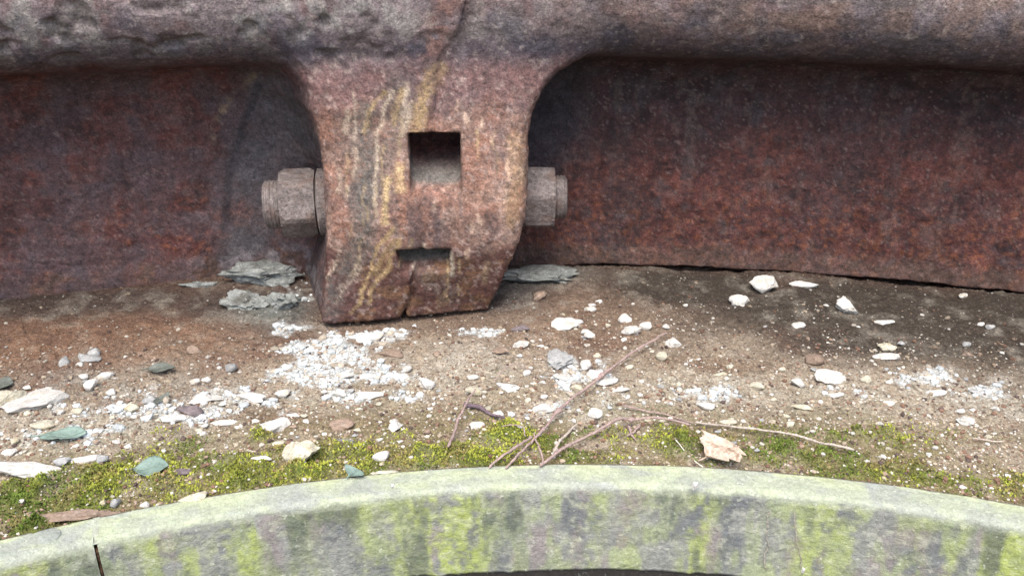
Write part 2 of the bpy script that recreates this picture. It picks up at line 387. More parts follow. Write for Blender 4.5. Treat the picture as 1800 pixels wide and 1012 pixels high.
# plug in the kerb's top
pp = atz(85, 940, .002); V = []; Fp = []
for j, (r, z) in enumerate(((.0082, .0005), (.0080, .0017), (.0072, .0021), (.0001, .0018))):
    for a in np.linspace(0, 2*math.pi, 24, endpoint=False): V.append((pp[0]+r*math.cos(a), pp[1]+r*math.sin(a), z))
obj_from('plug', np.array(V), np.array([[j*24+i, j*24+(i+1) % 24, (j+1)*24+(i+1) % 24, (j+1)*24+i] for j in range(3) for i in range(24)]), M_KERB, kl, np.tile([.27, .29, .25], (96, 1)), loc=kll)

# ------------------------------------------------------------------ rusted iron ring: implicit surface in (s, d, z), bent to the ring
h = .0023
gs = np.arange(-.86, .86, h); gd = np.arange(-.040, .185, h); gzv = np.arange(-.035, .415, h)
S = gs[:, None, None].astype(np.float32); D = gd[None, :, None].astype(np.float32); Z = gzv[None, None, :].astype(np.float32)
def smin(a, b, k):
    hh = np.maximum(k-np.abs(a-b), 0)/k; return np.minimum(a, b)-hh*hh*k*.25
def smax(a, b, k): return -smin(-a, -b, k)
def interp(x, xs, ys): return np.interp(x, xs, ys).astype(np.float32)
zk = np.array([-.05, 0, .03, .06, .085, .11, .14, .17, .20, .23, .26, .30, .45])
dk_ = np.array([.1385, .1405, .1435, .1465, .1485, .147, .141, .133, .124, .117, .112, .11, .10])
zz = np.linspace(-.05, .45, 400); dd_ = np.interp(zz, zk, dk_)
ker = np.hanning(11); ker /= ker.sum(); dd_ = np.convolve(np.pad(dd_, 5, 'edge'), ker, 'valid')
def d_front(z): return np.interp(z, zz, dd_)
def s_left(z):  return np.interp(z, [-.05, 0, .06, .09, .15, .20, .23, .27, .4], [-.2560, -.2515, -.240, -.238, -.236, -.232, -.232, -.240, -.25])
def s_right(z): return np.interp(z, [-.05, 0, .085, .105, .15, .185, .205, .225, .245, .265, .4], [-.080, -.059, -.023, -.017, -.0145, -.014, -.009, .002, .02, .05, .09])
def split(z):   return np.interp(z, [-.05, 0, .05, .08, .15, .19, .235, .262, .29, .33, .42], [-.168, -.158, -.142, -.136, -.125, -.118, -.112, -.104, -.088, -.076, -.070])
def field():
    zb = np.where(gs < -.28, -.03, np.where(gs < 0, -.03+.03*(gs+.28)/.28*0, 0)).astype(np.float32)
    zb = np.interp(gs, [-.05, .06, .9], [-.02, -.006, -.006]).astype(np.float32)[:, None, None]
    web = np.maximum(np.maximum(np.abs(D+.016)-.016, zb-Z), Z-.34)
    rb = np.where(gs[:, None] < split(gzv)[None, :], .0, .006)[:, None, :].astype(np.float32)
    bead = np.hypot(D-.048, Z-.322)-(.072-rb*np.exp(-np.abs(gs[:, None, None]-(-.08))/.25).astype(np.float32))
    wb = smin(web, bead, .070)
    sc_ = -.13
    df = d_front(gzv).astype(np.float32)[None, None, :]-.008*np.clip(np.abs(S-sc_)/.12, 0, 1.5)**3.0+np.interp(gzv, [0, .07], [1, 0])[None, None, :].astype(np.float32)*np.clip((-.15-S)/.1, -.6, 1)*.016
    sl = s_left(gzv).astype(np.float32)[None, None, :]-.16*(np.maximum(.14-D, 0))*np.interp(gzv, [0, .09, .2], [1.3, .35, .5]).astype(np.float32)
    sr = s_right(gzv).astype(np.float32)[None, None, :]-.05*np.maximum(.14-D, 0)
    kf = np.interp(gzv, [0, .07, .10], [.004, .005, .013]).astype(np.float32)[None, None, :]
    lug = smax(smax(D-df, sl-S, kf), S-sr, kf*1.3)
    lug = np.maximum(np.maximum(lug, -.02-D), np.maximum(-.005-Z, Z-.33))
    kk = (.026+.085*np.clip((-.12-gs[:, None])/.06, 0, 1)*np.clip((gzv[None, :]-.08)/.10, 0, 1)*np.clip((.285-gzv[None, :])/.07, .25, 1)).astype(np.float32)[:, None, :]
    f = smin(wb, lug, kk)
    g = np.abs(S-split(gzv).astype(np.float32)[None, None, :]-.0025*np.sin(Z*90))
    w = np.interp(gzv, [-.05, .05, .08, .11, .17, .19, .21, .25, .28, .45], [.0075, .0075, .004, .001, .001, .003, .005, .004, .0025, .0025]).astype(np.float32)[None, None, :]
    f = f+w*np.exp(-(g/.0032)**2)
    # upper pocket with a sloping sill
    zt, sill0, sill1 = .191, .128, .170
    sill = sill0+(sill1-sill0)*np.clip((.145-D)/.085, 0, 1.2)
    pk = smax(np.maximum(np.maximum(-.1445-S, S-(-.0885)), np.maximum(Z-zt, .062-D)), sill-Z, .010)
    f = smax(f, -pk, .004)
    # lower slot
    sill = .047+.030*np.clip((.145-D)/.05, 0, 1.2)
    pk = smax(np.maximum(np.maximum(-.164-S+(.075-Z)*.25, S-(-.102)-(Z-.075)*.1), np.maximum(Z-.0755, .085-D)), sill-Z, .005)
    f = smax(f, -pk, .003)
    # small stepped relief on the foot, right of the joint
    return f.astype(np.float32)
fld = field()

def surface_nets(f):
    nx, ny, nz = f.shape
    ins = f < 0
    cnt = np.zeros((nx-1, ny-1, nz-1), np.int8)
    for a in (0, 1):
        for b in (0, 1):
            for c in (0, 1): cnt += ins[a:nx-1+a, b:ny-1+b, c:nz-1+c]
    act = (cnt > 0) & (cnt < 8)
    idx = np.argwhere(act)
    vid = np.full(act.shape, -1, np.int32); vid[act] = np.arange(len(idx))
    cor = [(a, b, c) for a in (0, 1) for b in (0, 1) for c in (0, 1)]
    vals = np.stack([f[idx[:, 0]+a, idx[:, 1]+b, idx[:, 2]+c] for a, b, c in cor], 1)
    acc = np.zeros((len(idx), 3)); num = np.zeros(len(idx))
    for i, ci in enumerate(cor):
        for j, cj in enumerate(cor):
            if j > i and sum(abs(x-y) for x, y in zip(ci, cj)) == 1:
                va, vb = vals[:, i], vals[:, j]; m = (va < 0) != (vb < 0)
                t = np.zeros(len(idx)); t[m] = va[m]/(va[m]-vb[m])
                p = np.array(ci)+t[:, None]*(np.array(cj)-np.array(ci))
                acc[m] += p[m]; num[m] += 1
    V = idx+acc/num[:, None]
    quads = []
    for ax in range(3):
        sl0 = [slice(1, -1)]*3; sl1 = [slice(1, -1)]*3
        sl0[ax] = slice(0, -1); sl1[ax] = slice(1, None)
        A = ins[tuple(sl0)]; B = ins[tuple(sl1)]
        e = np.argwhere(A != B); o = np.ones(3, int); o[ax] = 0
        flip = A[tuple(e.T)]
        e = e+o
        u, v = [(1, 2), (2, 0), (0, 1)][ax]
        du = np.zeros(3, int); du[u] = 1; dv_ = np.zeros(3, int); dv_[v] = 1
        q = np.stack([vid[tuple((e-du-dv_).T)], vid[tuple((e-dv_).T)], vid[tuple(e.T)], vid[tuple((e-du).T)]], 1)
        q = np.where(flip[:, None], q, q[:, ::-1]); quads.append(q)
    return V, np.concatenate(quads)
V, Q = surface_nets(fld); del fld
SDZ = np.stack([gs[0]+V[:, 0]*h, gd[0]+V[:, 1]*h, gzv[0]+V[:, 2]*h], 1)
def vnormals(V, Q):
    n = np.cross(V[Q[:, 2]]-V[Q[:, 0]], V[Q[:, 3]]-V[Q[:, 1]])
    r = np.zeros_like(V)
    for k in range(4):
        for a in range(3): r[:, a] += np.bincount(Q[:, k], n[:, a], len(V))
    return r/np.maximum(np.linalg.norm(r, axis=1), 1e-12)[:, None]
nr = vnormals(SDZ, Q)
s, d, z = SDZ.T
beadw = sst(.235, .275, z)
lugw = sst(-.29, -.25, s)*sst(.03, -.02, s)*sst(.03, .09, d)*(1-beadw)
dis = (fbm(SDZ, 22, 4, 61)-.5)*.0035+(fbm(SDZ, 120, 3, 62)-.5)*.0016
pit = np.maximum(0, fbm(SDZ*[.8, 1.2, 1.2], 50, 2, 63)-.60)*.024*beadw*np.interp(s, [-.6, -.2, -.05, .1], [1, .75, .25, .12])
dis = dis*(.55+.45*(1-lugw))*(1-.35*beadw)*np.where(d < -.01, 0, 1)-np.minimum(pit, .008)
dis -= .0011*sst(.555, .575, fbm(SDZ, 34, 5, 88, .6))*(1-lugw)*(1-beadw)*(d > -.01)
lump = np.maximum(0, fbm(SDZ, 300, 2, 64)-.6)*.006; dis += lump*lugw
SDZ = SDZ+nr*dis[:, None]
s, d, z = SDZ.T
nrm = vnormals(SDZ, Q)
W = from_sdz(SDZ)
t = s/WR; Rr = np.stack([np.cos(t), np.sin(t)], 1)
nW = np.stack([nrm[:, 0]*np.cos(t)-nrm[:, 1]*np.sin(t), -nrm[:, 0]*np.sin(t)-nrm[:, 1]*np.cos(t), nrm[:, 2]], 1)
if ((nrm[:, 1])[(d > .11)].mean()) < 0: nW = -nW; nrm = -nrm
else: Q = Q[:, ::-1]                                # (s, d, z) is left-handed: turn the winding for the world

# --- rust colours
def lug_pt(px, py):
    dd = .14
    for _ in range(6):
        q = to_sdz(atd(px, py, dd))[0]; dd = float(d_front(q[2]))
    return q[0], q[2]
def web_pt(px, py): q = to_sdz(atd(px, py, 0.))[0]; return q[0], q[2]
def iron_colour(P, nn):
    N = len(P); s, d, z = P.T
    n0 = fbm(P, 7, 3, 71); n1 = fbm(P, 22, 4, 72); n2 = fbm(P, 70, 4, 73); n3 = fbm(P, 210, 3, 74); n4 = fbm(P, 480, 2, 75)
    vst = fbm(P*[1, 1, .15], 60, 4, 76)
    # web
    c = np.tile([.125, .052, .046], (N, 1))
    c = mixc(c, (.185, .068, .046), sst(.44, .62, n2)*.8)
    c = mixc(c, (.078, .046, .048), sst(.46, .62, n1)*.7)
    c = mixc(c, (.25, .105, .048), sst(.52, .68, n3)*.7*sst(.17, .03, z+(n1-.5)*.1))
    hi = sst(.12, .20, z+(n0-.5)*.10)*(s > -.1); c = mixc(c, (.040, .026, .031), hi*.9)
    c = mixc(c, (.040, .032, .034), sst(.30, .12, n3*.5+n2*.5-.08)*.6)
    c = mixc(c, (.045, .034, .036), sst(.53, .66, fbm(P, 150, 4, 86, .65))*.65)
    c = mixc(c, (.20, .095, .07), sst(.60, .72, fbm(P, 170, 4, 87, .65))*.5*sst(.24, .1, z))
    scl = sst(.555, .575, fbm(P, 34, 5, 88, .6)); c = c*np.array([.80, .68, .68])*(.95-.14*scl[:, None])+np.array([.012, .004, .003])*(1-scl[:, None])
    rn = sst(.52, .66, fbm(P*[1, 1, .1], 70, 4, 89)); c = mixc(c, (.06, .045, .047), rn*.28*sst(.02, .1, z)); c = mixc(c, (.26, .19, .15), sst(.6, .7, fbm(P*[1, 1, .12]+4, 90, 4, 90))*.14*sst(.46, .54, n2))
    c = mixc(c, (.12, .085, .065), sst(.030, .004, z+(n2-.5)*.03)*.55)
    lf = sst(-.10, -.25, s); c = mixc(c, (.11, .055, .056), lf*.45*sst(.4, .6, n2))
    c = mixc(c, (.078, .055, .060), lf*sst(.45, .6, fbm(P, 30, 4, 78))*.6)
    c = mixc(c, (.22, .165, .145), sst(.70, .80, n4)*.4)
    # bluish black staining of the niches on both sides of the lug
    P2 = P[:, [0, 2]]
    def web_blob(px, py, w, hh):
        a = web_pt(px, py); return np.exp(-((s-a[0])/(w*.0007))**2-((z-a[1])/(hh*.0007))**2)*sst(.12, .02, d)
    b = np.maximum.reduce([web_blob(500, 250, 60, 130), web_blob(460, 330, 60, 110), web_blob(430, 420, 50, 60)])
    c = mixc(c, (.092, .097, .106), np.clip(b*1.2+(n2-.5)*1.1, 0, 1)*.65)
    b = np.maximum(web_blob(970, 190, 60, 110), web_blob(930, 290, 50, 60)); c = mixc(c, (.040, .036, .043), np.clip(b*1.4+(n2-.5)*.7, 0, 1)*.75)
    dl, tl = seg_dist(P2, [web_pt(x, y) for x, y in ((455, 150), (430, 215), (405, 290), (395, 400))]); c = mixc(c, (.025, .025, .03), sst(.007, .002, dl+(n3-.5)*.004)*.6*(d < .05))
    dl, tl = seg_dist(P2, [web_pt(x, y) for x, y in ((450, 125), (415, 160), (385, 205), (372, 250))]); c = mixc(c, (.24, .17, .10), sst(.005, .0005, dl+(n3-.5)*.010)*.45*sst(.4, .6, n2)*(d < .07))
    wl = sst(-.45, -.27, s)*sst(.035, .012, z)*sst(-.2, -.28, s); c = mixc(c, (.26, .23, .23), np.clip(wl*1.2*sst(.42, .6, n2), 0, 1)*.7*(d < .12))
    # lug
    lw = sst(-.262, -.238, s+.12*np.maximum(.14-d, 0))*sst(.03, -.005, s-np.interp(z, [.19, .26], [0, .05]))*sst(.075, .115, d)*sst(.29, .255, z)
    l = np.tile([.20, .116, .088], (N, 1))
    l = mixc(l, (.25, .165, .13), sst(.45, .62, n2)*.8)
    l = mixc(l, (.25, .125, .085), sst(.46, .6, fbm(P, 40, 4, 79))*.7)
    l = mixc(l, (.10, .075, .075), sst(.50, .64, n1)*.55)
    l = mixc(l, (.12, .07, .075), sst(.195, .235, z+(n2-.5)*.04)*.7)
    ft = sst(.088, .058, z+(n2-.5)*.03)  # foot: darker red, with the shade of its tilted face painted in
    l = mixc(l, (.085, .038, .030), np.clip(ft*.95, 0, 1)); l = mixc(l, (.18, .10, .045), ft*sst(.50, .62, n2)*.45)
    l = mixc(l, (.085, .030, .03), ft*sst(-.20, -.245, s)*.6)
    pe = np.exp(-((s+.048)/.035)**2-((z-.12)/.035)**2); l = mixc(l, (.31, .20, .15), pe*.6*sst(.35, .55, n2))  # peach highlight on the bulge, painted into the rust colour
    l = mixc(l, (.34, .26, .225), sst(.60, .72, n3)*.5)
    l = mixc(l, (.055, .038, .04), sst(.62, .70, n4)*.45)
    l = mixc(l, (.07, .055, .06), sst(.66, .55, 0*n3+np.abs(s+.131)/.03)*sst(.06, .075, z)*sst(.135, .115, z)*sst(.35, .55, n2)*.6)
    l = mixc(l, (.05, .035, .032), sst(.33, .22, n3*.6+n2*.4)*.6)
    L2 = P2
    wobble = np.c_[(fbm(P, 60, 3, 81)-.5)*.010, np.zeros(N)]
    def streak(pts, w, colr, a, fade=False):
        nonlocal l
        dl, tl = seg_dist(L2+wobble, [lug_pt(x, y) for x, y in pts])
        m = sst(w*1.25, w*.35, dl+(n3-.5)*w*1.3)
        if fade: m = m*sst(1.02, .6, tl)
        m = m*sst(.18, .5, n2*.4+vst*.6)*(.45+.55*sst(.40, .52, n4*.45+n3*.55))
        l = mixc(l, colr, m*a)
    G = (.105, .10, .088); O = (.36, .255, .125); Pk = (.42, .34, .25)
    streak([(640, 200), (640, 330), (640, 420), (600, 490), (580, 540)], .016, G, .75)
    streak([(700, 150), (690, 240), (650, 330)], .018, G, .5)
    streak([(600, 210), (612, 260)], .010, G, .4)
    streak([(740, 480), (790, 520), (780, 560)], .014, G, .4)
    streak([(772, 118), (748, 160), (735, 225)], .010, (.30, .21, .10), .8)
    streak([(715, 150), (708, 235)], .004, Pk, .7)
    streak([(690, 160), (664, 232), (660, 330), (660, 360)], .0028, Pk, .95)
    streak([(676, 160), (650, 190), (640, 230)], .003, O, .7)
    streak([(705, 160), (690, 215)], .0045, O, .7)
    streak([(725, 180), (712, 232)], .003, Pk, .7)
    streak([(704, 295), (702, 330)], .0065, (.52, .37, .20), .95)
    streak([(680, 312), (678, 345), (675, 390)], .0045, (.52, .38, .2), .95)
    streak([(690, 400), (670, 430), (655, 460), (630, 530), (618, 545)], .0026, O, .95)
    streak([(700, 420), (685, 470), (650, 510), (648, 530)], .0028, O, .9)
    streak([(690, 425), (660, 480)], .0045, (.24, .165, .07), .7)
    streak([(612, 195), (608, 230)], .0035, Pk, .7); streak([(625, 260), (622, 310)], .003, Pk, .55); streak([(598, 300), (596, 340)], .003, Pk, .5)
    streak([(612, 330), (610, 350)], .003, Pk, .6)
    streak([(796, 447), (792, 485)], .003, (.35, .31, .24), .8); streak([(858, 465), (854, 500)], .004, (.34, .25, .16), .7)
    for x, y, r in ((893, 288, .0045), (900, 305, .004), (890, 340, .004), (915, 300, .0035), (906, 270, .003), (830, 395, .003), (842, 380, .003), (805, 180, .004), (820, 200, .004), (848, 212, .003), (870, 240, .003), (770, 440, .003), (763, 320, .003), (765, 355, .0035), (825, 440, .003)):
        streak([(x, y), (x-1, y+12)], r, (.50, .36, .27), .85)
    streak([(905, 250), (908, 330), (900, 390)], .010, (.30, .19, .10), .6)
    streak([(765, 330), (745, 370), (735, 420)], .012, (.065, .045, .045), .7)
    for _ in range(46):
        r_ = np.random.default_rng(900+_); x = r_.choice([r_.uniform(590, 715), r_.uniform(590, 905)]); y = r_.uniform(150, 480); ln = r_.uniform(20, 80)
        if 715 < x < 815 and 225-ln < y < 330: continue
        dx = r_.uniform(-6, 3)-(max(0, y+ln-430)*.4 if x < 760 else 0)
        streak([(x, y), (x+dx*.4, y+ln*.5), (x+dx, y+ln)], r_.uniform(.0012, .0024), [(.40, .32, .24), (.33, .24, .13), (.10, .085, .08)][int(r_.integers(3))], r_.uniform(.4, .8))
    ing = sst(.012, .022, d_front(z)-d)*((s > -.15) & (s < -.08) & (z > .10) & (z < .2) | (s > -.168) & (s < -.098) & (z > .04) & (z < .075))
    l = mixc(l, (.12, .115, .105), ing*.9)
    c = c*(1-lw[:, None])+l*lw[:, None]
    # left flank of the lug
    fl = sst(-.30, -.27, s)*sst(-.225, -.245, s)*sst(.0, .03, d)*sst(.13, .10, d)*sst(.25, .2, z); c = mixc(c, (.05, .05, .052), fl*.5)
    # bead
    bw = sst(.247, .272, z+(n2-.5)*.012)*sst(.0, .02, d)
    b = np.tile([.205, .165, .166], (N, 1))
    b = mixc(b, (.155, .095, .088), sst(.46, .62, n1)*.75)
    b = mixc(b, (.28, .265, .24), sst(.48, .62, n2)*.7*sst(.1, -.2, s))
    rt = sst(-.12, .25, s); b = mixc(b, (.19, .125, .095), rt*.65*sst(.35, .6, n2)); b = mixc(b, (.10, .085, .082), rt*sst(.5, .62, fbm(P*[.3, 1, 1], 40, 4, 84))*.7)
    b = mixc(b, (.065, .052, .068), sst(.300, .264, z+(n2-.5)*.015)*.75)  # shade on the bead's underside painted as a dark purplish band
    b = mixc(b, (.055, .055, .075), sst(.50, .62, fbm(P+[0, 0, 3], 26, 4, 85)*.7+vst*.3)*.55*sst(.33, .29, z))
    rd = np.exp(-((s-split(z)+.018)/.02)**2)*sst(.25, .27, z); b = mixc(b, (.22, .11, .085), rd*.7*sst(.35, .55, n2))
    b = mixc(b, (.045, .035, .04), np.exp(-((s-split(z)-.006)/.006)**2)*.7)
    b = mixc(b, (.34, .29, .25), sst(.66, .76, n3)*.5)
    if True:
        pc = sst(.585, .66, fbm(P*[.8, 1.2, 1.2], 50, 2, 63))*np.interp(s, [-.6, -.2, -.05, .1], [1, .8, .3, .15]); b = mixc(b, (.10, .08, .075), pc*.6)
    c = c*(1-bw[:, None])+b*bw[:, None]
    return c
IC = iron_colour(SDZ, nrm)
# --- split into two castings, three parts each
cs = SDZ[Q].mean(1)
left = cs[:, 0] < split(cs[:, 2])+.0025*np.sin(cs[:, 2]*90)
inl = (cs[:, 0] > s_left(cs[:, 2])-.012-.2*np.maximum(.14-cs[:, 1], 0)*.6) & (cs[:, 0] < s_right(cs[:, 2])+.010) & (cs[:, 1] > .012)
fla = cs[:, 2] > .256
part = np.where(fla, 0, np.where(inl, 2, 1))
for side, lab, sx in ((True, 'rusted iron ring segment left of the joint, grey pitted flange on top', -.4), (False, 'rusted iron ring segment right of the joint, brown flange and long dark red wall', .4)):
    loc = from_sdz([[sx, 0, 0]])[0]
    root = empty('iron_ring_segment', loc); tag(root, lab, 'iron ring segment', 'rusted iron ring segments round the pit')
    for k, nm in enumerate(('flange', 'web', 'lug')):
        fm = Q[(left == side) & (part == k)]
        u = np.unique(fm); rm = np.full(len(W), -1); rm[u] = np.arange(len(u))
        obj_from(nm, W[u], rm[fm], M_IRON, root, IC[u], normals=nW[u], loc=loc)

# ------------------------------------------------------------------ stud bolt with two nuts
def nut_mesh(ax0, ax1, R, rot, axis):
    """hex nut along s from ax0 to ax1, chamfered on both ends"""
    C0 = np.array(axis); n = 48; V = []
    L = ax1-ax0
    for (u, k) in ((0, 'c'), (0, 'r'), (.12, 'h'), (.88, 'h'), (1, 'r'), (1, 'c')):
        for a in np.linspace(0, 2*math.pi, n, endpoint=False):
            m = (a-rot) % (math.pi/3)-math.pi/6
            rh = R*math.cos(math.pi/6)/math.cos(m)
            rad = rh if k == 'h' else (min(rh, R*.90) if k == 'r' else .012)
            if k == 'h': uu = u if (rh < R*.93) else (u+(.05 if u < .5 else -.05)*(rh/R-.93)/.07)
            else: uu = u
            V.append((ax0+uu*L, C0[0]+rad*math.sin(a), C0[1]+rad*math.cos(a)))
    V = np.array(V); V[:, 1:] += (fbm(V, 90, 3, 91)-.5)[:, None]*.0035
    return from_sdz(V), grid_wrap(6, n)
def grid_wrap(m, n): return np.array([[j*n+i, j*n+(i+1) % n, (j+1)*n+(i+1) % n, (j+1)*n+i] for j in range(m-1) for i in range(n)])
def rod_mesh(a0, a1, R, axis, thread=True, n=36):
    m = int((a1-a0)/.0007)+2; V = []
    prof = [(a0, .001), (a0, R*.8), (a0+.003, R)]+[(u, R-(.0011*(.5+.5*math.sin(u*2*math.pi/.0042)) if thread else 0)) for u in np.linspace(a0+.003, a1-.003, m)]+[(a1-.003, R), (a1, R*.8), (a1, .001)]
    for u, r in prof:
        for a in np.linspace(0, 2*math.pi, n, endpoint=False): V.append((u, axis[0]+r*math.sin(a), axis[1]+r*math.cos(a)))
    V = np.array(V); V[:, 1:] += (fbm(V, 140, 3, 92)-.5)[:, None]*.002
    return from_sdz(V), grid_wrap(len(prof), n)
AX = (.056, .099)
bl = from_sdz([[-.13, AX[0], AX[1]]])[0]
bolt = empty('stud_bolt', bl); tag(bolt, 'rusty threaded bolt through the lug with a hexagonal nut at each end', 'bolt')
def part_add(nm, vf, mat, par=bolt, loc=bl, smooth=False):
    return obj_from(nm, vf[0], vf[1], mat, par, loc=loc, smooth=smooth)
deg = math.radians
part_add('nut', nut_mesh(-.2925, -.2535, .0385, deg(60-19), AX), M_NUT)
part_add('nut', nut_mesh(-.0215, .0165, .0375, deg(90-19-1), AX), M_NUT)
part_add('washer', rod_mesh(-.2532, -.238, .0365, AX, False), M_NUT, smooth=True)
part_add('threaded_end', rod_mesh(-.3115, -.288, .0265, AX), M_NUT, smooth=True)
part_add('threaded_end', rod_mesh(.012, .031, .0245, AX), M_NUT, smooth=True)

# ------------------------------------------------------------------ stones
def ico(sub):
    import bmesh
    bm = bmesh.new(); bmesh.ops.create_icosphere(bm, subdivisions=sub, radius=1)
    bm.verts.ensure_lookup_table()
    V = np.array([v.co[:] for v in bm.verts]); Fc = np.array([[v.index for v in f.verts] for f in bm.faces]); bm.free()
    return V, Fc
ICO3 = ico(3); ICO4 = ico(4); ICO1 = ico(1)
def lump(seed, base=ICO3, cuts=9, rough=.10):
    r = np.random.default_rng(seed); V = base[0].copy()
    for _ in range(cuts):                                 # chop with random planes: broken, angular faces
        nv = r.normal(size=3); nv /= np.linalg.norm(nv); k = r.uniform(.45, .85)
        x = V@nv-k; m = x > 0; V[m] -= np.outer(x[m], nv)*.93
    n = V/np.maximum(np.linalg.norm(V, axis=1), 1e-9)[:, None]
    V = V+n*((fbm(V+seed, 2.2, 4, seed)-.5)*2*rough*1.6)[:, None]
    V -= (V.max(0)+V.min(0))/2
    return V/(np.ptp(V, axis=0)/2)                        # fills the unit box
TEMPL = []
for i in range(10):
    TEMPL.append(lump(100+i))
STMESH = {}
def stone(px, py, w, hh, kind='w', label=None, group=None, tall=.5, yaw=None, name='stone_chip', cat='stone', big=False, lift=0.):
    """px,py centre and w,hh size in photograph pixels; placed on the ledge at real size"""
    p = atz(px, py, .004); sc_ = np.linalg.norm(p-np.array([0, 0, CAM_H]))/F
    W_ = w*sc_; dep = math.asin((CAM_H-p[2])/np.linalg.norm(p-np.array([0, 0, CAM_H])))
    tall = min(.95, tall*1.15+.05)
    Dp = min(hh*sc_/(math.sin(dep)+tall*.75*math.cos(dep)), 1.8*W_); Hh = tall*min(Dp, W_*1.1)
    mat = {'w': M_WHITE, 'c': M_CREAM, 'g': M_GREY, 't': M_TAN, 'd': M_DARK, 'm': M_MORTAR}[kind]
    if big:
        i = ('u', px, py); Vt = lump(int(px*7+py), ICO4, 12, .15) if kind != 'm' else lump(int(px*7+py), ICO4, 4, .42)
    else:
        i = int(rng.integers(len(TEMPL))); Vt = TEMPL[i]
    key = (i, kind)
    if key not in STMESH:
        me = bpy.data.meshes.new(name); Fc = (ICO4 if big else ICO3)[1]
        me.from_pydata(Vt.tolist(), [], Fc.tolist()); me.polygons.foreach_set('use_smooth', np.full(len(Fc), True))
        try: me.set_sharp_from_angle(angle=math.radians(32))
        except Exception: pass
        me.materials.append(mat); STMESH[key] = me
    o = bpy.data.objects.new(name, STMESH[key]); COL.objects.link(o)
    if yaw is None: yaw = rng.uniform(-.5, .5)
    o.scale = (W_/2, Dp/2, Hh/2)
    o.rotation_euler = (rng.uniform(-.12, .12), rng.uniform(-.12, .12), yaw)
    o.location = (p[0], p[1], gz(p[0], p[1])+Hh*(.20+.12*rng.random())+lift)
    tag(o, label, cat, group)
    return o
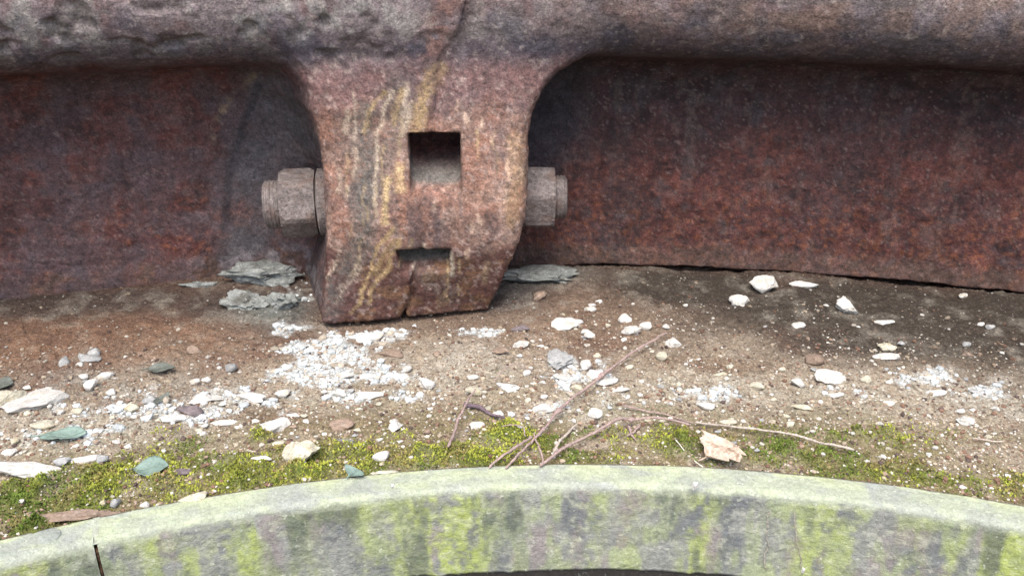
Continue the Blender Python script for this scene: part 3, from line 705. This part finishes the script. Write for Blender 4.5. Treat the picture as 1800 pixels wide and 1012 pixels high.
exec_stones = [
 # px, py, w, h, kind, tall, yaw, big, label
 (62, 705, 98, 44, 'w', .30, .55, 1, 'largest flat white slab of stone at the far left of the ledge'),
 (14, 704, 52, 36, 'c', .45, .1, 1, 'cream block lying at the left edge, touching the long white slab'),
 (42, 826, 112, 30, 'w', .3, -.05, 1, 'broad white slab half buried beside the moss at the lower left'),
 (148, 805, 58, 15, 'w', .4, .15, 0, 'long thin pale stone right of the broad half buried slab'),
 (108, 812, 27, 18, 'g', .6, 0, 0, 'small grey stone between the broad white slab and the thin pale stone'),
 (12, 788, 26, 16, 'w', .5, 0, 0, 'white stone at the left edge above the broad half buried slab'),
 (474, 744, 68, 30, 'w', .4, .25, 1, 'flat chalk white stone with ragged edge above the bright moss tuft'),
 (527, 797, 72, 56, 'c', .95, -.1, 1, 'squarish pale block with a dark weathered front, sitting in moss'),
 (460, 806, 35, 12, 'w', .5, .1, 0, 'thin white stone just left of the squarish pale block'),
 (669, 803, 30, 26, 'w', .8, 0, 0, 'rounded white stone on the moss right of the squarish pale block'),
 (672, 823, 58, 16, 'c', .5, .1, 0, 'low cream stone in the moss against the kerb beside the green leaf'),
 (693, 741, 24, 34, 'w', .5, .1, 1, 'upright bright white chip standing alone above the moss'),
 (653, 685, 52, 22, 'w', .5, -.1, 1, 'wide white stone at the lower end of the powdery white patch'),
 (750, 664, 32, 30, 'w', .75, -.4, 1, 'rounded pale grey pebble below the lug foot'),
 (683, 613, 56, 21, 't', .35, -.1, 0, 'flat pinkish flake in the powdery patch just below the lug foot'),
 (650, 587, 50, 18, 'w', .4, .1, 0, 'flat white crust of stone touching the shade of the lug foot'),
 (715, 639, 18, 14, 'w', .7, 0, 0, 'little round white pebble above the pale grey pebble'),
 (594, 683, 30, 17, 'w', .6, 0, 0, 'small white stone left of the wide white stone'),
 (605, 653, 30, 14, 'w', .5, 0, 0, 'pale oval stone at the edge of the powdery white patch'),
 (643, 651, 36, 15, 'w', .5, 0, 0, 'crumbly white stone right of the pale oval stone'),
 (567, 667, 18, 13, 'w', .7, 0, 0, 'bright round pebble at the bottom of the powdery white patch'),
 (496, 687, 28, 18, 'w', .6, 0, 0, 'pale stone above and right of the flat chalk white stone'),
 (440, 693, 54, 24, 'w', .4, -.15, 1, 'wide pale slab between two oval white stones, left of the powdery patch'),
 (361, 699, 54, 20, 'w', .45, .1, 1, 'oval white stone above the dark mauve lump'),
 (335, 716, 48, 24, 'd', .55, -.2, 0, 'dark mauve lump of stone among the white chips'),
 (304, 729, 46, 16, 'w', .4, .15, 0, 'thin white stone left of and below the dark mauve lump'),
 (393, 734, 48, 15, 'w', .4, 0, 0, 'thin white stone right of and below the dark mauve lump'),
 (261, 698, 25, 20, 'g', .7, 0, 0, 'pale grey cube shaped stone left of the oval white stone'),
 (228, 711, 29, 18, 'c', .5, -.4, 0, 'yellowish chip left of the pale grey cube'),
 (182, 655, 31, 19, 'w', .6, 0, 0, 'wedge shaped pale stone above the upright white pebble on the left'),
 (158, 675, 20, 26, 'w', .6, 0, 0, 'upright white pebble right of the largest flat slab'),
 (195, 686, 18, 16, 'w', .6, 0, 0, 'small pale chip right of the upright white pebble'),
 (165, 618, 22, 17, 'g', .7, 0, 0, 'pale grey chip topmost in the left heap of stones'),
 (112, 636, 15, 22, 'g', .7, 0, 0, 'narrow upright grey stone left of the left heap of stones'),
 (155, 628, 42, 16, 'g', .3, -.2, 0, 'flat grey flake under the topmost chip of the left heap'),
 (138, 638, 15, 10, 'w', .6, 0, 0, 'tiny cream chip beside the narrow upright grey stone'),
 (147, 662, 15, 12, 'w', .6, 0, 0, 'small round chip left of the wedge shaped pale stone'),
 (338, 608, 24, 20, 't', .8, 0, 0, 'lone rounded beige pebble on the orange brown grit'),
 (405, 639, 20, 18, 'g', .8, 0, 0, 'lone rounded grey pebble left of the powdery white patch'),
 (341, 660, 18, 12, 'w', .6, 0, 0, 'left one of two small pale pebbles below the lone beige pebble'),
 (361, 657, 18, 12, 'w', .6, 0, 0, 'right one of two small pale pebbles below the lone beige pebble'),
 (134, 717, 20, 14, 'c', .5, 0, 0, 'beige chip right of the pointed end of the largest flat slab'),
 (74, 747, 36, 18, 'c', .5, .2, 0, 'mossy cream stone below the largest flat slab'),
 (337, 868, 48, 24, 'c', .5, .35, 0, 'cream stone in moss next to the kerb on the left'),
 (200, 877, 16, 22, 'g', .8, 0, 0, 'upright slate grey pebble in the left moss'),
 (180, 878, 11, 14, 'c', .8, 0, 0, 'small cream pebble left of the upright slate grey pebble'),
 (252, 876, 17, 13, 'w', .7, 0, 0, 'small white pebble right of the upright slate grey pebble'),
 (180, 812, 20, 22, 'g', .5, 0, 0, 'grey stone right of the long thin pale stone'),
 (133, 899, 130, 22, 't', .22, .1, 1, 'broad flat brown flake lying behind the kerb at the lower left'),
 (320, 823, 30, 13, 'd', .5, -.3, 0, 'brown crumb of bark right of the big blue green leaf'),
 (488, 772, 24, 12, 'c', .5, .3, 0, 'beige chip between the bright moss tuft and the squarish pale block'),
 (605, 767, 42, 11, 'g', .3, -.3, 0, 'thin grey flake above the moss, left of the upright bright chip'),
 (600, 737, 44, 22, 't', .3, .2, 0, 'flat pinkish brown stone left of the upright bright chip'),
 (514, 718, 24, 11, 'w', .5, 0, 0, 'small white chip above the right end of the flat chalk white stone'),
 (915, 599, 32, 20, 'w', .55, 0, 1, 'white stone right of the lug foot'),
 (879, 616, 32, 19, 't', .5, 0, 0, 'pinkish brown stone below left of the white stone by the lug'),
 (914, 570, 34, 17, 'd', .5, 0, 0, 'dull brown stone above the white stone by the lug'),
 (831, 654, 23, 11, 'w', .5, 0, 0, 'small flat oval white pebble above the cream pebble by the twig'),
 (832, 682, 30, 20, 'c', .8, 0, 1, 'cream pebble at the top of the straight left twig'),
 (892, 674, 42, 21, 'w', .6, -.15, 1, 'greenish white block right of the cream pebble'),
 (874, 717, 25, 15, 'w', .6, -.2, 0, 'white pebble at the end of the dark bark strip'),
 (839, 739, 29, 17, 'w', .6, 0, 0, 'white pebble below the dark bark strip'),
 (955, 706, 40, 20, 'w', .5, 0, 1, 'white stone behind the lower part of the long twig'),
 (1038, 539, 22, 14, 'w', .7, 0, 0, 'small white stone above the flat white flake, right of the lug'),
 (996, 567, 56, 26, 'w', .4, -.3, 1, 'flat pointed white flake right of the lug'),
 (1099, 557, 25, 21, 'w', .6, 0, 0, 'square white chip above the joined pair of stones'),
 (1110, 585, 37, 22, 'w', .65, 0, 1, 'larger left stone of the touching white pair'),
 (1134, 574, 23, 20, 'w', .65, 0, 0, 'smaller right stone of the touching white pair'),
 (1171, 572, 14, 11, 'w', .7, 0, 0, 'tiny white chip above the tip of the long twig'),
 (1184, 601, 29, 28, 'w', .6, -.4, 1, 'three cornered white stone at the tip of the long twig'),
 (1162, 630, 21, 22, 'c', .6, 0, 0, 'beige white chip below the three cornered stone'),
 (1036, 589, 21, 17, 'w', .6, 0, 0, 'white chip below right of the flat pointed flake'),
 (985, 626, 46, 44, 'g', .22, 0, 1, 'square grey slate flake lying left of the long twig'),
 (990, 657, 36, 16, 'w', .4, 0, 0, 'pale stone along the lower edge of the square grey flake'),
 (1030, 637, 21, 23, 'w', .6, 0, 0, 'white chip right of the square grey flake'),
 (1051, 655, 40, 28, 'w', .5, 0, 1, 'big pale stone partly under the long twig'),
 (1068, 671, 42, 17, 'w', .4, .3, 0, 'wedge of white stone under the right side of the long twig'),
 (1012, 673, 27, 16, 'c', .6, 0, 0, 'yellowish chip left of the long twig'),
 (1105, 643, 20, 12, 'c', .5, .2, 0, 'small cream chip touching the right side of the long twig'),
 (1092, 683, 34, 14, 'w', .55, 0, 1, 'oblong white stone right of the long twig'),
 (949, 516, 20, 24, 't', .5, -.5, 0, 'pinkish crooked fragment on the dark grit right of the lug'),
 (1046, 726, 27, 25, 'w', .6, 0, 1, 'white stone standing above the short knotty twig'),
 (1242, 710, 31, 17, 'w', .55, -.3, 0, 'white pebble above the start of the pale long twig'),
 (1328, 672, 29, 16, 'c', .6, 0, 0, 'rounded cream pebble alone on the brown grit to the right'),
 (1267, 653, 24, 9, 'c', .5, 0, 0, 'thin cream chip left of the rounded cream pebble'),
 (1282, 733, 31, 13, 'c', .5, 0, 0, 'crumbly cream stone just above the pale long twig'),
 (1284, 708, 13, 15, 't', .8, 0, 0, 'tiny pointed beige stone above the crumbly cream stone'),
 (1344, 504, 52, 36, 'w', .6, 0, 1, 'large white lump closest to the wall on the right'),
 (1299, 527, 36, 23, 'w', .55, 0, 1, 'white stone left of the large white lump'),
 (1413, 502, 48, 17, 'w', .35, 0, 1, 'shallow dished white shard right of the large white lump'),
 (1485, 541, 34, 35, 'w', .55, .2, 1, 'upright white stone on the dark shaded strip'),
 (1404, 571, 25, 14, 'w', .6, 0, 0, 'small white stone below the large white lump'),
 (1556, 562, 33, 10, 'w', .4, 0, 0, 'thin flat white flake right of the upright white stone'),
 (1561, 607, 33, 18, 'c', .75, 0, 1, 'yellowish stone resting behind a flatter white one'),
 (1559, 624, 45, 17, 'w', .55, 0, 1, 'flat white stone in front of the yellowish stone'),
 (1459, 664, 55, 28, 'w', .5, 0, 1, 'wide white stone in the middle of the right part of the ledge'),
 (1403, 669, 24, 22, 'w', .65, 0, 0, 'white pebble left of the wide white stone'),
 (1521, 664, 18, 17, 'c', .75, 0, 0, 'round cream pebble right of the wide white stone'),
 (1432, 631, 32, 24, 't', .5, -.5, 0, 'slanting beige flake above the wide white stone'),
 (1410, 710, 37, 14, 'c', .45, -.15, 0, 'flat cream stone below left of the wide white stone'),
 (1563, 704, 21, 12, 'w', .6, -.3, 0, 'white chip below right of the round cream pebble'),
 (1697, 737, 25, 23, 'w', .6, 0, 1, 'triangular white stone low at the right'),
 (1689, 715, 16, 10, 'w', .6, 0, 0, 'small white chip touching the top of the triangular stone'),
 (1512, 749, 22, 14, 't', .6, 0, 0, 'pinkish pebble above the end of the pale long twig'),
 (1700, 618, 19, 11, 't', .6, 0, 0, 'beige pebble on the grit at the right'),
 (1469, 690, 30, 12, 'w', .5, 0, 0, 'pale chip just below the wide white stone'),
 (1643, 688, 42, 15, 'w', .5, 0, 0, 'low white stone at the foot of the right powdery patch'),
 (1722, 680, 32, 15, 'g', .4, -.3, 0, 'grey white stone at the right end of the powdery patch'),
 (1634, 663, 24, 13, 'w', .6, 0, 0, 'white lump in the middle of the right powdery patch'),
]
for (px, py, w, hh, k, tall, yaw, big, lab) in exec_stones:
    stone(px, py, w, hh, k, lab, 'pale stones scattered on the ledge', tall, yaw, 'stone_chip', 'stone', bool(big))
# nameless small chips, told apart by nothing but where they lie
ZONES = (('small pale chip on the ledge left of the powdery white patch', 10, 470, 640, 800, 46),
         ('small pale chip on the ledge between the lug foot and the moss', 500, 930, 600, 770, 44),
         ('small pale chip on the ledge around the long slanting twig', 930, 1240, 520, 740, 40),
         ('small pale chip on the right part of the ledge', 1250, 1790, 490, 800, 44))
for lab, x0, x1, y0, y1, cnt in ZONES:
    c_ = 0
    while c_ < cnt:
        px, py = rng.uniform(x0, x1), rng.uniform(y0, y1)
        lim = 680 if lab.endswith('patch') or 'foot' in lab else 660
        if py < lim and rng.random() < .55: continue
        g_ = atz(px, py); 
        if to_sdz(g_)[0][1] < .02: continue
        w = rng.uniform(7, 15); stone(px, py, w, w*rng.uniform(.55, .9), (kd := str(rng.choice(list('wwwccgt')))), lab.replace('pale', {'w': 'white', 'c': 'cream', 'g': 'grey', 't': 'pinkish brown'}[kd]), lab.replace('small pale chip', 'small chips'), .6, None, 'small_stone_chip', 'stone')
        c_ += 1

# mortar fragments at the wall
def slab(px, py, w, hh, label, tall, yaw=0, kind='m', lift=0): return stone(px, py, w, hh, kind, label, None, tall, yaw, 'mortar_lump', 'mortar', True, lift)
slab(462, 486, 140, 50, 'bluish grey slab of mortar wedged under the wall left of the lug', .45, .03)
slab(497, 526, 62, 42, 'dark edged block of mortar between the blue grey slab and the lug foot', .6, .05)
slab(432, 526, 88, 42, 'low crumbling mortar lump below the blue grey slab', .35, .1)
slab(350, 497, 70, 13, 'low grey green mortar strip along the wall at the left', .5, .05)
slab(945, 484, 150, 44, 'flat grey green mortar spill against the wall right of the lug', .30, -.1)

# ------------------------------------------------------------------ crumbs (uncountable)
def crumbs(name, pts, sizes, cols, kind_flat=.6):
    r = np.random.default_rng(len(pts)); K = 8
    base, Fc = ICO1
    tv = np.stack([base*(1+.35*(r.random((len(base), 1))-.5))*np.array([1, r.uniform(.6, 1), r.uniform(.4, .8)]) for _ in range(K)])
    n = len(pts); ti = r.integers(0, K, n); a = r.uniform(0, 2*math.pi, n)
    ca, sa = np.cos(a)[:, None], np.sin(a)[:, None]
    Vt = tv[ti]*sizes[:, None, None]
    X = Vt[:, :, 0]*ca-Vt[:, :, 1]*sa; Y = Vt[:, :, 0]*sa+Vt[:, :, 1]*ca
    V = np.stack([X+pts[:, None, 0], Y+pts[:, None, 1], Vt[:, :, 2]+pts[:, None, 2]+sizes[:, None]*.2], -1).reshape(-1, 3)
    Fa = (Fc[None]+(np.arange(n)*len(base))[:, None, None]).reshape(-1, 3)
    o = obj_from(name, V, Fa, M_CRUMB, col=np.repeat(cols, len(base), 0), smooth=False)
    tag(o, kind='stuff'); return o
def sample_ledge(n):
    px = rng.uniform(-150, 1950, n); py = rng.uniform(440, 960, n)
    dx = (px-900)/F; dy = -(py-506)/F
    dirs = np.stack([dx, math.cos(PITCH)+dy*math.sin(PITCH), -math.sin(PITCH)+dy*math.cos(PITCH)], 1)
    t = -CAM_H/dirs[:, 2]; P = dirs[:, :2]*t[:, None]
    q = to_sdz(np.c_[P, np.zeros(n)]); ok = (q[:, 1] > .003) & (kerb_e(P) < -.001)
    return P[ok]
P = sample_ledge(90000); lm = lime_mask(P); P = P[rng.random(len(P)) < np.clip(lm*1.2-.03, 0, 1)][:26000]
sz = rng.lognormal(math.log(.0012), .65, len(P)).clip(.0005, .0052)
cl = np.array([.58, .61, .60])*rng.uniform(.6, 1.1, (len(P), 1)); tan = rng.random(len(P)) < .18; cl[tan] *= np.array([.75, .62, .5])
crumbs('white_crumbs', np.c_[P, ground_h(P)], sz, cl)
P = sample_ledge(56000); e_ = -kerb_e(P); n1 = fbm(P, 25, 3, 95); mm = moss_mask(P)
keep = rng.random(len(P)) < (.12+.75*sst(.36, .15, e_+(n1-.5)*.2))*(1-.8*mm); P = P[keep]; e_ = e_[keep]; n1 = n1[keep]
sz = rng.lognormal(math.log(.00072), .6, len(P)).clip(.0003, .0028)
pal = np.array([[.50, .46, .38], [.55, .52, .46], [.30, .22, .16], [.20, .12, .085], [.11, .08, .07], [.40, .33, .24], [.58, .55, .48]])
cl = pal[rng.choice(len(pal), len(P), p=[.13, .10, .22, .20, .14, .14, .07])]*rng.uniform(.75, 1.15, (len(P), 1))
cl = cl*(.55+.45*sst(.36, .12, e_+(n1-.5)*.2))[:, None]
crumbs('grit', np.c_[P, ground_h(P)], sz, cl)

# ------------------------------------------------------------------ moss tufts
P = sample_ledge(420000); m = moss_mask(P); P = P[rng.random(len(P)) < m*1.0]; P = P[:130000]
n = len(P); gh_ = ground_h(P); c1 = fbm(P, 60, 3, 96); c2 = fbm(P, 20, 3, 97)
a = rng.uniform(0, 2*math.pi, n); L_ = rng.uniform(.0012, .0032, n); wd = L_*rng.uniform(.16, .3, n); lean = rng.uniform(.2, 1.1, n)
b = a+math.pi/2
base = np.c_[P, gh_-.0006]
ux = np.c_[np.cos(a), np.sin(a), np.zeros(n)]; vx = np.c_[np.cos(b), np.sin(b), np.zeros(n)]
mid = base+ux*(L_*lean*.35)[:, None]+np.c_[np.zeros((n, 2)), L_*.55]
tip = base+ux*(L_*lean*.9)[:, None]+np.c_[np.zeros((n, 2)), L_*.85]
V = np.stack([base-vx*wd[:, None]*.4, mid-vx*wd[:, None], tip, mid+vx*wd[:, None], base+vx*wd[:, None]*.4], 1).reshape(-1, 3)
i0 = np.arange(n)*5
Fq = np.concatenate([np.stack([i0, i0+1, i0+3, i0+4], 1)]); 
Ft = np.stack([i0+1, i0+2, i0+3, i0+3], 1)
mc = np.array([.19, .215, .038])*(.45+1.0*c1)[:, None]
mc = mixc(mc, (.36, .38, .06), sst(.48, .64, c2)*.85); mc = mixc(mc, (.08, .15, .03), sst(.5, .36, c2)*.6)
mc = mixc(mc, (.26, .19, .09), sst(.55, .68, fbm(P, 45, 3, 98))*.6+(rng.random(n) < .10)*.4); mc *= rng.uniform(.7, 1.25, (n, 1))
tri = np.concatenate([np.stack([i0, i0+1, i0+3], 1), np.stack([i0, i0+3, i0+4], 1), np.stack([i0+1, i0+2, i0+3], 1)])
tag(obj_from('moss', V, tri, M_MOSS, col=np.repeat(mc, 5, 0)), kind='stuff')

# ------------------------------------------------------------------ twigs
def path3(pts, lifts):
    out = []
    for (x, y), l in zip(pts, lifts):
        p = atz(x, y, .004); p[2] = gz(p[0], p[1])+l; out.append(p)
    return np.array(out)
def smooth_path(P, n):
    k = len(P); ts = np.linspace(0, k-1, n); out = []
    for t in ts:
        i = min(int(t), k-2); f = t-i
        p0, p1, p2, p3 = P[max(i-1, 0)], P[i], P[i+1], P[min(i+2, k-1)]
        out.append(.5*((2*p1)+(-p0+p2)*f+(2*p0-5*p1+4*p2-p3)*f*f+(-p0+3*p1-3*p2+p3)*f**3))
    return np.array(out)
def tube(P, r0, r1, seed, sides=8, knots=()):
    n = len(P); V = []; r_ = np.random.default_rng(seed)
    for i in range(n):
        tng = P[min(i+1, n-1)]-P[max(i-1, 0)]; tng /= np.linalg.norm(tng)
        u = np.cross(tng, [0, 0, 1.]); u /= max(np.linalg.norm(u), 1e-9); v = np.cross(u, tng)
        t = i/(n-1); r = (r0+(r1-r0)*t)*(1+.12*r_.normal())
        for k in knots: r *= 1+.9*math.exp(-((t-k)/.02)**2)
        if i in (0, n-1): r *= .55
        for a in np.linspace(0, 2*math.pi, sides, endpoint=False): V.append(P[i]+r*(1+.22*r_.normal())*(u*math.cos(a)+v*math.sin(a)))
    V = np.array(V); Fc = [list(f) for f in grid_wrap(n, sides)]
    Fc += [list(range(sides))[::-1], list(range((n-1)*sides, n*sides))]
    return V, Fc
def twig(pts, r0, r1, label, mat=M_TWIG, lifts=None, knots=(), name='twig', cat='twig', group='dry twigs lying on the ledge', parent=None, sides=8):
    if lifts is None: lifts = [.0035]*len(pts)
    P = smooth_path(path3(pts, lifts), 14*(len(pts)-1)+1)
    P[:, 2] += (fbm(P, 60, 2, 5)-.5)*.002; P[:, 0] += (fbm(P, 90, 3, 6)-.5)*.004
    V, Fc = tube(P, r0*.56, r1*.56, int(pts[0][0]), sides, knots)
    if parent is None:
        loc = P.mean(0); loc[2] = P[:, 2].min()
        o = obj_from(name, V, np.array(Fc, dtype=object), mat, None, loc=loc); o.location = loc
        tag(o, label, cat, group); o['base'] = list(map(float, loc)); return o
    return obj_from(name, V, np.array(Fc, dtype=object), mat, parent, loc=list(parent['base']))
k_ = .00048
twig([(1170, 592), (1100, 640), (1040, 681), (985, 722), (958, 755), (932, 782)], 4.2*k_, 4.6*k_, 'longest slanting mauve twig running from the three cornered stone down to the moss', lifts=[.008, .010, .010, .009, .008, .006], knots=(.35, .62))
t1 = twig([(948, 818), (985, 795), (1040, 768), (1085, 752), (1112, 746), (1160, 748), (1212, 754)], 4.8*k_, 3.2*k_, 'curved mauve twig arching from the kerb with a knot in its middle', lifts=[.006, .008, .009, .009, .009, .007, .005], knots=(.66,))
twig([(1105, 748), (1108, 760), (1116, 768)], 5*k_, 2*k_, None, name='side_shoot', parent=t1)
twig([(1125, 747), (1112, 757), (1102, 763)], 4*k_, 3*k_, None, name='side_shoot', parent=t1)
twig([(1222, 741), (1300, 751), (1380, 766), (1440, 779), (1502, 793)], 3.2*k_, 4.2*k_, 'long straight pale twig reaching right past the dry tan leaf', M_PALE, lifts=[.004, .006, .007, .006, .004])
twig([(1092, 714), (1150, 725), (1222, 742)], 2.6*k_, 2.2*k_, 'thin dark twig leading to the left end of the pale twig', M_TWIG)
twig([(1012, 742), (990, 772), (972, 800)], 3*k_, 4.2*k_, 'short knotty twig crossing the arching twig near the kerb', M_PALE, lifts=[.004, .008, .009], knots=(.3, .6, .85))
twig([(835, 690), (812, 728), (800, 757), (787, 786)], 3.0*k_, 4.6*k_, 'straight mauve twig left of the twig tangle, below the cream pebble', lifts=[.010, .010, .007, .004])
twig([(935, 772), (905, 795), (858, 819)], 5*k_, 3.4*k_, 'upper one of two twigs running left into the kerb', lifts=[.007, .009, .005])
twig([(930, 784), (912, 803), (888, 820)], 4*k_, 3.4*k_, 'lower one of two twigs running left into the kerb', lifts=[.009, .008, .005])
twig([(938, 765), (948, 790), (954, 816)], 3*k_, 2.6*k_, 'short twig falling from the end of the longest twig to the kerb', lifts=[.007, .009, .006])
twig([(868, 668), (885, 650), (905, 641), (935, 643)], 1.8*k_, 1.4*k_, 'fine hooked tendril above the greenish white block', lifts=[.004, .007, .007, .003])
twig([(815, 702), (840, 706), (868, 722), (888, 738)], 9*k_, 3*k_, 'dark strip of bark crossing the straight mauve twig', painted('grey_mauve_bark', .8, .2, base=(.15, .11, .125), tones=((150, .4),), bumps=((400, .001, .8),)), lifts=[.003, .004, .004, .003], name='bark_strip', cat='bark')
twig([(1188, 778), (1204, 792)], 1.6*k_, 1.2*k_, 'upper short straw left of the dry tan leaf', M_STRAW, name='straw', cat='straw', group='short pale straws', sides=6)
twig([(1222, 803), (1242, 818)], 1.8*k_, 1.4*k_, 'lower short straw touching the dry tan leaf', M_STRAW, name='straw', cat='straw', group='short pale straws', sides=6)
twig([(880, 748), (915, 758), (925, 772)], 2.2*k_, 1.8*k_, 'thin bent twig over the bright moss', lifts=[.003, .007, .006])
twig([(1710, 770), (1750, 778), (1765, 776)], 2.2*k_, 1.6*k_, 'pale stalk lying low at the right of the ledge', M_PALE)
# white rootlets hanging on the kerb's face
def rootlet(pts, label):
    P = []
    for x, y in pts: 
        q = atd(x, y, .0318, RC, RR); P.append(q)
    P = smooth_path(np.array(P), 10*(len(pts)-1)+1); P[:, 0] += (fbm(P, 110, 3, 8)-.5)*.006
    V, Fc = tube(P, .00042, .0003, int(pts[0][0]), 6, (.8,))
    loc = P[-1]; o = obj_from('rootlet', V, np.array(Fc, dtype=object), M_PALE, loc=loc); tag(o, label, 'rootlet', 'pale rootlets on the kerb face')
rootlet([(1353, 897), (1348, 940), (1347, 975), (1348, 1002)], 'left of two pale rootlets hanging down the kerb face')
rootlet([(1394, 900), (1400, 932), (1405, 965), (1408, 998)], 'right of two pale rootlets hanging down the kerb face')
# droppings on the kerb
def spot(px, py, w, hh, label):
    q = atd(px, py, .0300, RC, RR); 
    if py < 846: q = atz(px, py, .002)
    me = bpy.data.meshes.new('white_spot'); me.from_pydata(TEMPL[3].tolist(), [], ICO3[1].tolist()); me.materials.append(M_WHITE)
    o = bpy.data.objects.new('white_spot', me); COL.objects.link(o); o.location = q; o.scale = (w*.00023, .002, hh*.00023); tag(o, label, 'white spot')
spot(1222, 853, 11, 15, 'small white splash on the front edge of the kerb')
spot(690, 853, 7, 7, 'tiny white speck on the kerb top left of the twigs')
spot(1412, 1000, 9, 14, 'white fleck at the foot of the right rootlet')

# ------------------------------------------------------------------ leaves
def leaf(px, py, w, hh, yaw, label, mat, curl=.25, ragged=0., lift=.004, wavy=.05, tip=1.6, stalk=True):
    p = atz(px, py, .004); sc_ = np.linalg.norm(p-np.array([0, 0, CAM_H]))/F; L = w*sc_; B = hh*sc_/math.sin(math.radians(33))*.55
    p[2] = gz(p[0], p[1])+lift
    root = empty('leaf', p); root.rotation_euler = (0, 0, yaw); tag(root, label, 'leaf', 'fallen leaves on the ledge')
    nu, nv = 28, 13; V = []; r_ = np.random.default_rng(int(px))
    ph = r_.uniform(0, 6, 6)
    for i in range(nu):
        u = i/(nu-1); half = B*(math.sin(math.pi*u**(1/tip*1.2)))**.8*1.0 if 0 < u < 1 else 0.0004
        rg = 1+ragged*(math.sin(u*23+ph[0])*.5+math.sin(u*41+ph[1])*.4)
        for j in range(nv):
            v = j/(nv-1)*2-1
            rgv = 1+ragged*(math.sin(u*19+ph[2])*.6+math.sin(u*37+ph[3])*.4) if v > 0 else rg
            x = (u-.5)*L; y = v*half*rgv
            zc = curl*abs(v)**1.6*half*1.1+wavy*L*math.sin(u*7+ph[4]+v*2)*.5+curl*.35*L*(2*u-1)**2*.5
            V.append((x, y, zc))
    bl_ = obj_from('blade', np.array(V), grid_faces(nu, nv), mat, root)
    so = bl_.modifiers.new('thickness', 'SOLIDIFY'); so.thickness = .0004
    mid = np.array([V[i*nv+nv//2] for i in range(nu)])+[0, 0, .0003]
    if stalk:
        ext = np.array([mid[0]+np.array([-L*.12*k, L*.01*k*k, -.0008*k]) for k in (2, 1)]); mid = np.concatenate([ext, mid])
    Vt, Fc = tube(mid, .0007, .0003, 3, 6); obj_from('midrib', Vt, np.array(Fc, dtype=object), mat, root)
    return root
leaf(1265, 797, 62, 44, .55, 'crumpled dry tan leaf resting on the kerb edge', M_LEAFB, .30, .22, .006, .09, 1.0)
leaf(264, 822, 56, 25, .15, 'blue green leaf with a pointed tip in the left moss', M_LEAFG, .22, .05, .004, .05, 1.0)
leaf(112, 766, 70, 17, .18, 'long curled blue green leaf among the white stones at the left', M_LEAFG, .25, .10, .003, .07, 1.2)
leaf(622, 829, 22, 22, .9, 'small bright green leaf standing by the kerb', M_LEAFG, .3, 0, .004, .03, 1.0)
leaf(283, 646, 44, 14, .1, 'dull green leaf on the brown grit left of the powdery patch', M_LEAFD, .3, .1, .003, .06, 1.2)
leaf(8, 680, 26, 18, .2, 'dark green leaf tip at the left edge above the cream block', M_LEAFD, .2, 0, .003, .03, 1.2)
leaf(284, 698, 20, 16, -.4, 'small dark green leaf scrap beside the pale grey cube', M_LEAFD, .3, .1, .003, .06, 1.2, False)
